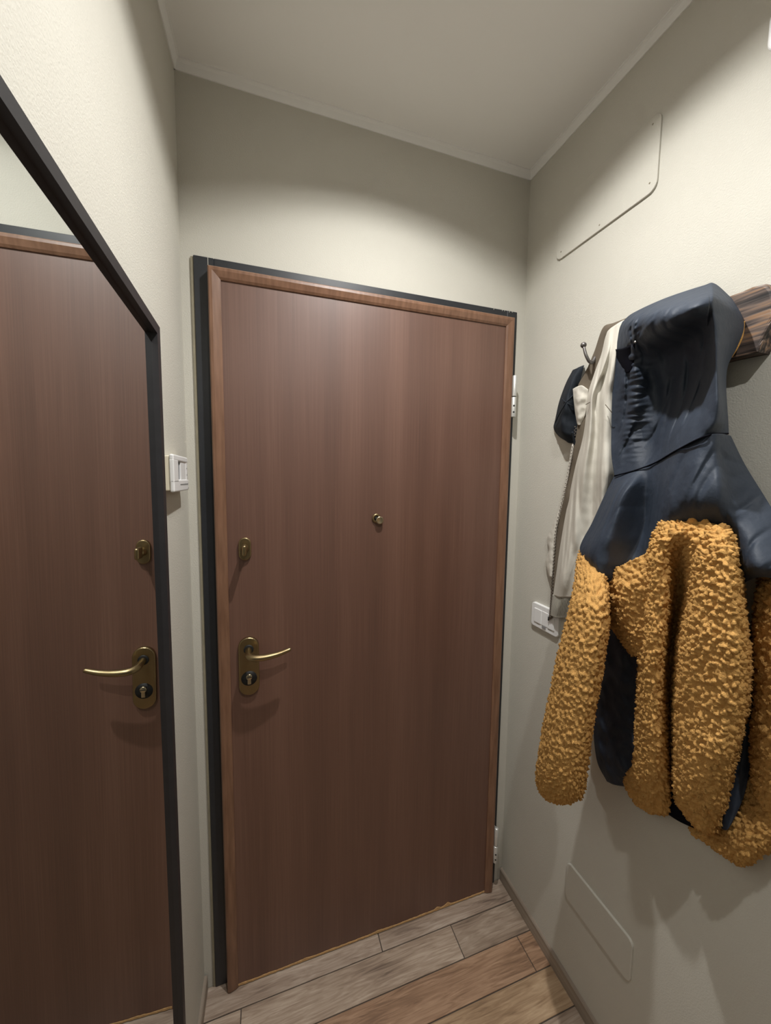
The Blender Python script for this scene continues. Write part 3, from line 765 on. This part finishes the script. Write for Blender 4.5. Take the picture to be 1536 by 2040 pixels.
# --- hooded fleece jacket
fj = thing('fleece_jacket', 'ochre curly fleece jacket with navy hood and shoulders hanging on the rack', 'jacket', P(1330, 1720, 0.05))
hood_net = [[(1240, 641, .042), (1262, 623, .060), (1325, 594, .080), (1400, 569, .084), (1424, 565, .080), (1458, 594, .050)],
            [(1234, 655, .046), (1267, 640, .122), (1336, 614, .184), (1409, 595, .182), (1430, 594, .150), (1478, 628, .048)],
            [(1230, 678, .046), (1267, 672, .112), (1337, 650, .180), (1407, 628, .168), (1429, 630, .158), (1482, 655, .050)],
            [(1226, 705, .044), (1265, 702, .078), (1333, 695, .074), (1404, 672, .112), (1428, 670, .162), (1468, 692, .056)],
            [(1222, 745, .042), (1264, 745, .064), (1329, 740, .044), (1398, 722, .092), (1427, 718, .166), (1450, 730, .074)],
            [(1219, 800, .042), (1262, 795, .056), (1322, 788, .036), (1386, 770, .086), (1427, 766, .168), (1447, 772, .080)],
            [(1218, 850, .042), (1262, 842, .050), (1315, 835, .034), (1368, 815, .092), (1427, 808, .170), (1449, 810, .084)],
            [(1218, 905, .046), (1262, 895, .050), (1308, 882, .040), (1350, 858, .114), (1422, 840, .168), (1451, 840, .084)],
            [(1224, 948, .048), (1262, 938, .056), (1305, 922, .058), (1350, 896, .130), (1408, 868, .158), (1452, 863, .084)]]
def surf(net, u_, v_, cache={}):
    """depth of a panel at a photo pixel"""
    k = id(net)
    if k not in cache:
        G = crom(np.array(net, float), 80); cache[k] = np.stack([crom(G[i], 80) for i in range(80)]).reshape(-1, 3)
    G = cache[k]; i = np.argmin((G[:, 0] - u_) ** 2 + (G[:, 1] - v_) ** 2)
    return float(G[i, 2])
f1 = fold(.012, 34, 9, 4, .005, 48, .006)
def hood_wr(p_, a, b_):
    q = f1(p_, a, b_) * (0.35 if b_ > 0.62 else 1.0)
    pk = math.exp(-((b_ - 0.20) / 0.10) ** 2)                      # gathers along the opening
    q += pk * 0.0060 * noise.noise(Vector((p_[2] * 110, p_[1] * 30, 2.0)))
    return q
hd = sheet('hood', hood_net, 150, 200, .036, 'navy', fj, hood_wr)
gap = [[(1224, 696), (1240, 694), (1264, 684)], [(1228, 711), (1244, 712), (1264, 708)], [(1238, 729), (1248, 731), (1262, 724)], [(1246, 741), (1250, 743), (1257, 738)]]  # outline of a black patch that stands for shade inside the hood
o = sheet('hood_gap_shade', [[(a_, b_, surf(hood_net, a_, b_) + e_) for (a_, b_), e_ in zip(rw, (.001, .005, .0025))] for rw in gap], 14, 18, .045, 'lining', fj)
o['label'] = 'black patch painted as the shade in the hood opening'
tube('hood_seam', [P(u_, v_, d_ + .001) for u_, v_, d_ in ((u0, v0, d0 + lift(v0)) for u0, v0, d0 in ((1224, 948, .050), (1262, 938, .058), (1305, 922, .060), (1350, 896, .132), (1408, 868, .160), (1450, 864, .088)))], [.0016] * 6, 'lining', hd, 8, 60)
tube('hood_edge', [P(1483, 640, .050), P(1478, 668, .052), P(1468, 690, .055), P(1457, 712, .060)], [.001, .0022, .003, .0012], 'fleece', fj, 8, 30)['label'] = 'ochre pile edge showing under the hood'
lathe('cord_eyelet', P(1266, 681, surf(hood_net, 1266, 681) + .004 + lift(681)), (-0.8, -0.6, 0.1), [(0, 0), (.003, 0), (.002, .0015), (0, .002)], 'chrome', hd, 12)

yoke_net = [[(1224, 947, .045), (1262, 937, .055), (1305, 921, .056), (1350, 895, .128), (1408, 868, .156), (1436, 864, .136), (1456, 868, .064)],
            [(1205, 985, .046), (1245, 980, .098), (1290, 968, .052), (1346, 945, .136), (1420, 925, .150), (1448, 920, .106), (1484, 925, .052)],
            [(1180, 1040, .048), (1222, 1040, .108), (1284, 1032, .036), (1336, 1008, .130), (1430, 1000, .140), (1470, 995, .086), (1524, 990, .052)],
            [(1155, 1092, .050), (1200, 1095, .112), (1274, 1092, .034), (1330, 1070, .085), (1440, 1060, .080), (1490, 1060, .094), (1560, 1050, .050)],
            [(1172, 1122, .072), (1200, 1135, .106), (1268, 1130, .036), (1335, 1120, .030), (1440, 1115, .040), (1505, 1128, .112), (1590, 1110, .060)],
            [(1193, 1154, .082), (1206, 1160, .084), (1265, 1165, .036), (1340, 1180, .010), (1440, 1180, .020), (1515, 1150, .085), (1600, 1170, .050)]]
sheet('yoke', yoke_net, 190, 140, .030, 'navy', fj, fold(.009, 34, 8, 6, .003, 48, .005))
fz = fold(.005, 14, 10, 2)
curl(sheet('chest_panel', [[(1196, 1158, .064), (1222, 1134, .080), (1262, 1115, .082), (1305, 1092, .085)],
                           [(1203, 1190, .062), (1230, 1178, .090), (1265, 1168, .092), (1305, 1162, .085)],
                           [(1212, 1235, .055), (1235, 1230, .084), (1262, 1225, .086), (1300, 1225, .080)],
                           [(1232, 1270, .050), (1250, 1270, .072), (1270, 1270, .080), (1295, 1270, .075)],
                           [(1258, 1306, .050), (1266, 1306, .060), (1276, 1306, .068), (1292, 1306, .065)]], 60, 90, .040, 'fleece', fj, fz))
front = [[(1312, 1041, .088), (1325, 1037, .108), (1345, 1035, .116), (1365, 1035, .116), (1387, 1035, .116), (1412, 1038, .110), (1440, 1046, .104), (1462, 1057, .080)],
         [(1300, 1068, .086), (1318, 1064, .120), (1338, 1062, .130), (1360, 1062, .130), (1382, 1062, .128), (1415, 1062, .138), (1450, 1066, .136), (1470, 1078, .080)],
         [(1290, 1108, .082), (1308, 1105, .120), (1330, 1105, .112), (1357, 1105, .078), (1384, 1105, .126), (1420, 1108, .146), (1456, 1112, .146), (1476, 1118, .080)],
         [(1283, 1180, .078), (1303, 1180, .116), (1330, 1180, .104), (1352, 1180, .026), (1380, 1180, .122), (1420, 1182, .150), (1464, 1185, .150), (1483, 1190, .078)],
         [(1276, 1260, .072), (1298, 1260, .110), (1324, 1260, .098), (1341, 1260, .008), (1364, 1260, .116), (1415, 1262, .150), (1470, 1265, .152), (1493, 1265, .076)],
         [(1270, 1340, .068), (1296, 1340, .106), (1320, 1340, .090), (1336, 1340, .010), (1354, 1340, .112), (1410, 1340, .148), (1472, 1340, .150), (1497, 1335, .074)],
         [(1266, 1430, .064), (1295, 1430, .102), (1322, 1430, .088), (1335, 1430, .024), (1350, 1430, .106), (1400, 1430, .152), (1466, 1430, .152), (1489, 1425, .074)],
         [(1262, 1510, .060), (1295, 1510, .096), (1326, 1510, .082), (1337, 1510, .022), (1347, 1510, .100), (1395, 1510, .160), (1448, 1510, .156), (1470, 1508, .076)],
         [(1243, 1558, .054), (1290, 1570, .090), (1330, 1570, .076), (1339, 1565, .022), (1346, 1570, .110), (1390, 1580, .160), (1436, 1585, .152), (1454, 1580, .078)],
         [(1268, 1604, .050), (1302, 1622, .066), (1332, 1620, .056), (1340, 1592, .022), (1351, 1606, .090), (1385, 1648, .126), (1415, 1660, .118), (1440, 1650, .080)]]
# thick stretch creases of the right hand front
def front_wr(p_, a, b_):
    q = fz(p_, a, b_)
    if b_ > 0.62:
        s_ = (p_[2] * 1.0 + p_[1] * 0.55)
        q -= 0.010 * max(0.0, noise.noise(Vector((s_ * 22, 3.3, 0))) - 0.12) * min(1, (b_ - 0.62) * 8)
    return q
curl(sheet('front_panel', front, 190, 300, .018, 'fleece', fj, front_wr))
sheet('side_panel', [[(1195, 1225, .046), (1225, 1235, .052), (1262, 1250, .052)], [(1190, 1300, .032), (1225, 1300, .046), (1285, 1310, .052)],
                     [(1187, 1380, .026), (1225, 1380, .042), (1288, 1390, .052)], [(1182, 1445, .024), (1222, 1460, .042), (1286, 1470, .052)],
                     [(1189, 1515, .026), (1222, 1520, .052), (1282, 1530, .056)], [(1209, 1557, .028), (1226, 1564, .044), (1266, 1570, .050)]],
      50, 90, .016, 'navy', fj, fold(.012, 30, 30, 12))['label'] = 'navy nylon side panel'
sl = curl(sleeve('sleeve', [(1162, 1190, 1080, .090, .018), (1150, 1203, 1115, .096, .032), (1146, 1209, 1150, .138, .042), (1137, 1213, 1200, .168, .048),
                            (1124, 1213, 1250, .178, .050), (1112, 1206, 1300, .182, .052), (1101, 1199, 1350, .184, .052), (1091, 1190, 1400, .185, .052),
                            (1081, 1181, 1450, .185, .052), (1073, 1173, 1500, .184, .052), (1068, 1166, 1540, .182, .050), (1071, 1160, 1568, .180, .045),
                            (1083, 1152, 1588, .178, .034), (1100, 1142, 1599, .176, .018), (1112, 1132, 1602, .176, .006)], 150, 250, 'fleece', fj))
curl(sleeve('cuff', [(1130, 1180, 1460, .150, .020), (1130, 1174, 1515, .144, .026), (1132, 1169, 1552, .142, .026), (1138, 1164, 1580, .142, .020), (1144, 1158, 1592, .144, .010)], 50, 70, 'fleece', fj))
curl(sleeve('sleeve', [(1535, 1595, 1105, .056, .024), (1512, 1630, 1150, .062, .044), (1501, 1650, 1220, .068, .054), (1500, 1655, 1300, .070, .056), (1500, 1650, 1400, .070, .055),
                       (1495, 1645, 1480, .068, .052), (1500, 1630, 1560, .066, .046), (1520, 1605, 1612, .062, .028), (1545, 1580, 1625, .060, .010)], 140, 200, 'fleece', fj))
curl(sheet('hem_panel', [[(1362, 1480, .024), (1420, 1480, .030), (1480, 1480, .036), (1540, 1480, .040), (1610, 1480, .030)],
                         [(1358, 1590, .024), (1420, 1590, .034), (1480, 1585, .050), (1540, 1580, .060), (1600, 1580, .032)],
                         [(1376, 1655, .024), (1420, 1658, .048), (1475, 1652, .074), (1535, 1640, .076), (1585, 1640, .034)],
                         [(1402, 1677, .026), (1440, 1695, .062), (1485, 1694, .080), (1528, 1676, .074), (1565, 1668, .034)],
                         [(1442, 1703, .028), (1464, 1719, .050), (1484, 1725, .054), (1508, 1712, .050), (1543, 1690, .030)]], 110, 120, .014, 'fleece', fj, fz))
sheet('side_panel', [[(1470, 1425, .052), (1488, 1425, .056), (1502, 1425, .050)], [(1458, 1520, .054), (1476, 1520, .060), (1494, 1520, .050)],
                     [(1444, 1590, .064), (1464, 1590, .068), (1484, 1580, .058)], [(1438, 1652, .078), (1450, 1652, .082), (1466, 1625, .070)]],
      24, 60, .022, 'navy', fj, fold(.004, 40, 30, 15))['label'] = 'navy nylon side panel'
sheet('lining', [[(1222, 1255, .022), (1290, 1255, .046), (1400, 1255, .050), (1500, 1255, .046), (1580, 1255, .024)],
                 [(1205, 1400, .020), (1290, 1400, .044), (1400, 1400, .048), (1500, 1400, .046), (1590, 1400, .022)],
                 [(1204, 1510, .020), (1290, 1520, .042), (1390, 1530, .046), (1490, 1530, .044), (1590, 1520, .020)],
                 [(1226, 1556, .020), (1296, 1598, .040), (1364, 1642, .040), (1440, 1660, .036), (1560, 1610, .018)]], 60, 70, .010, 'lining', fj)
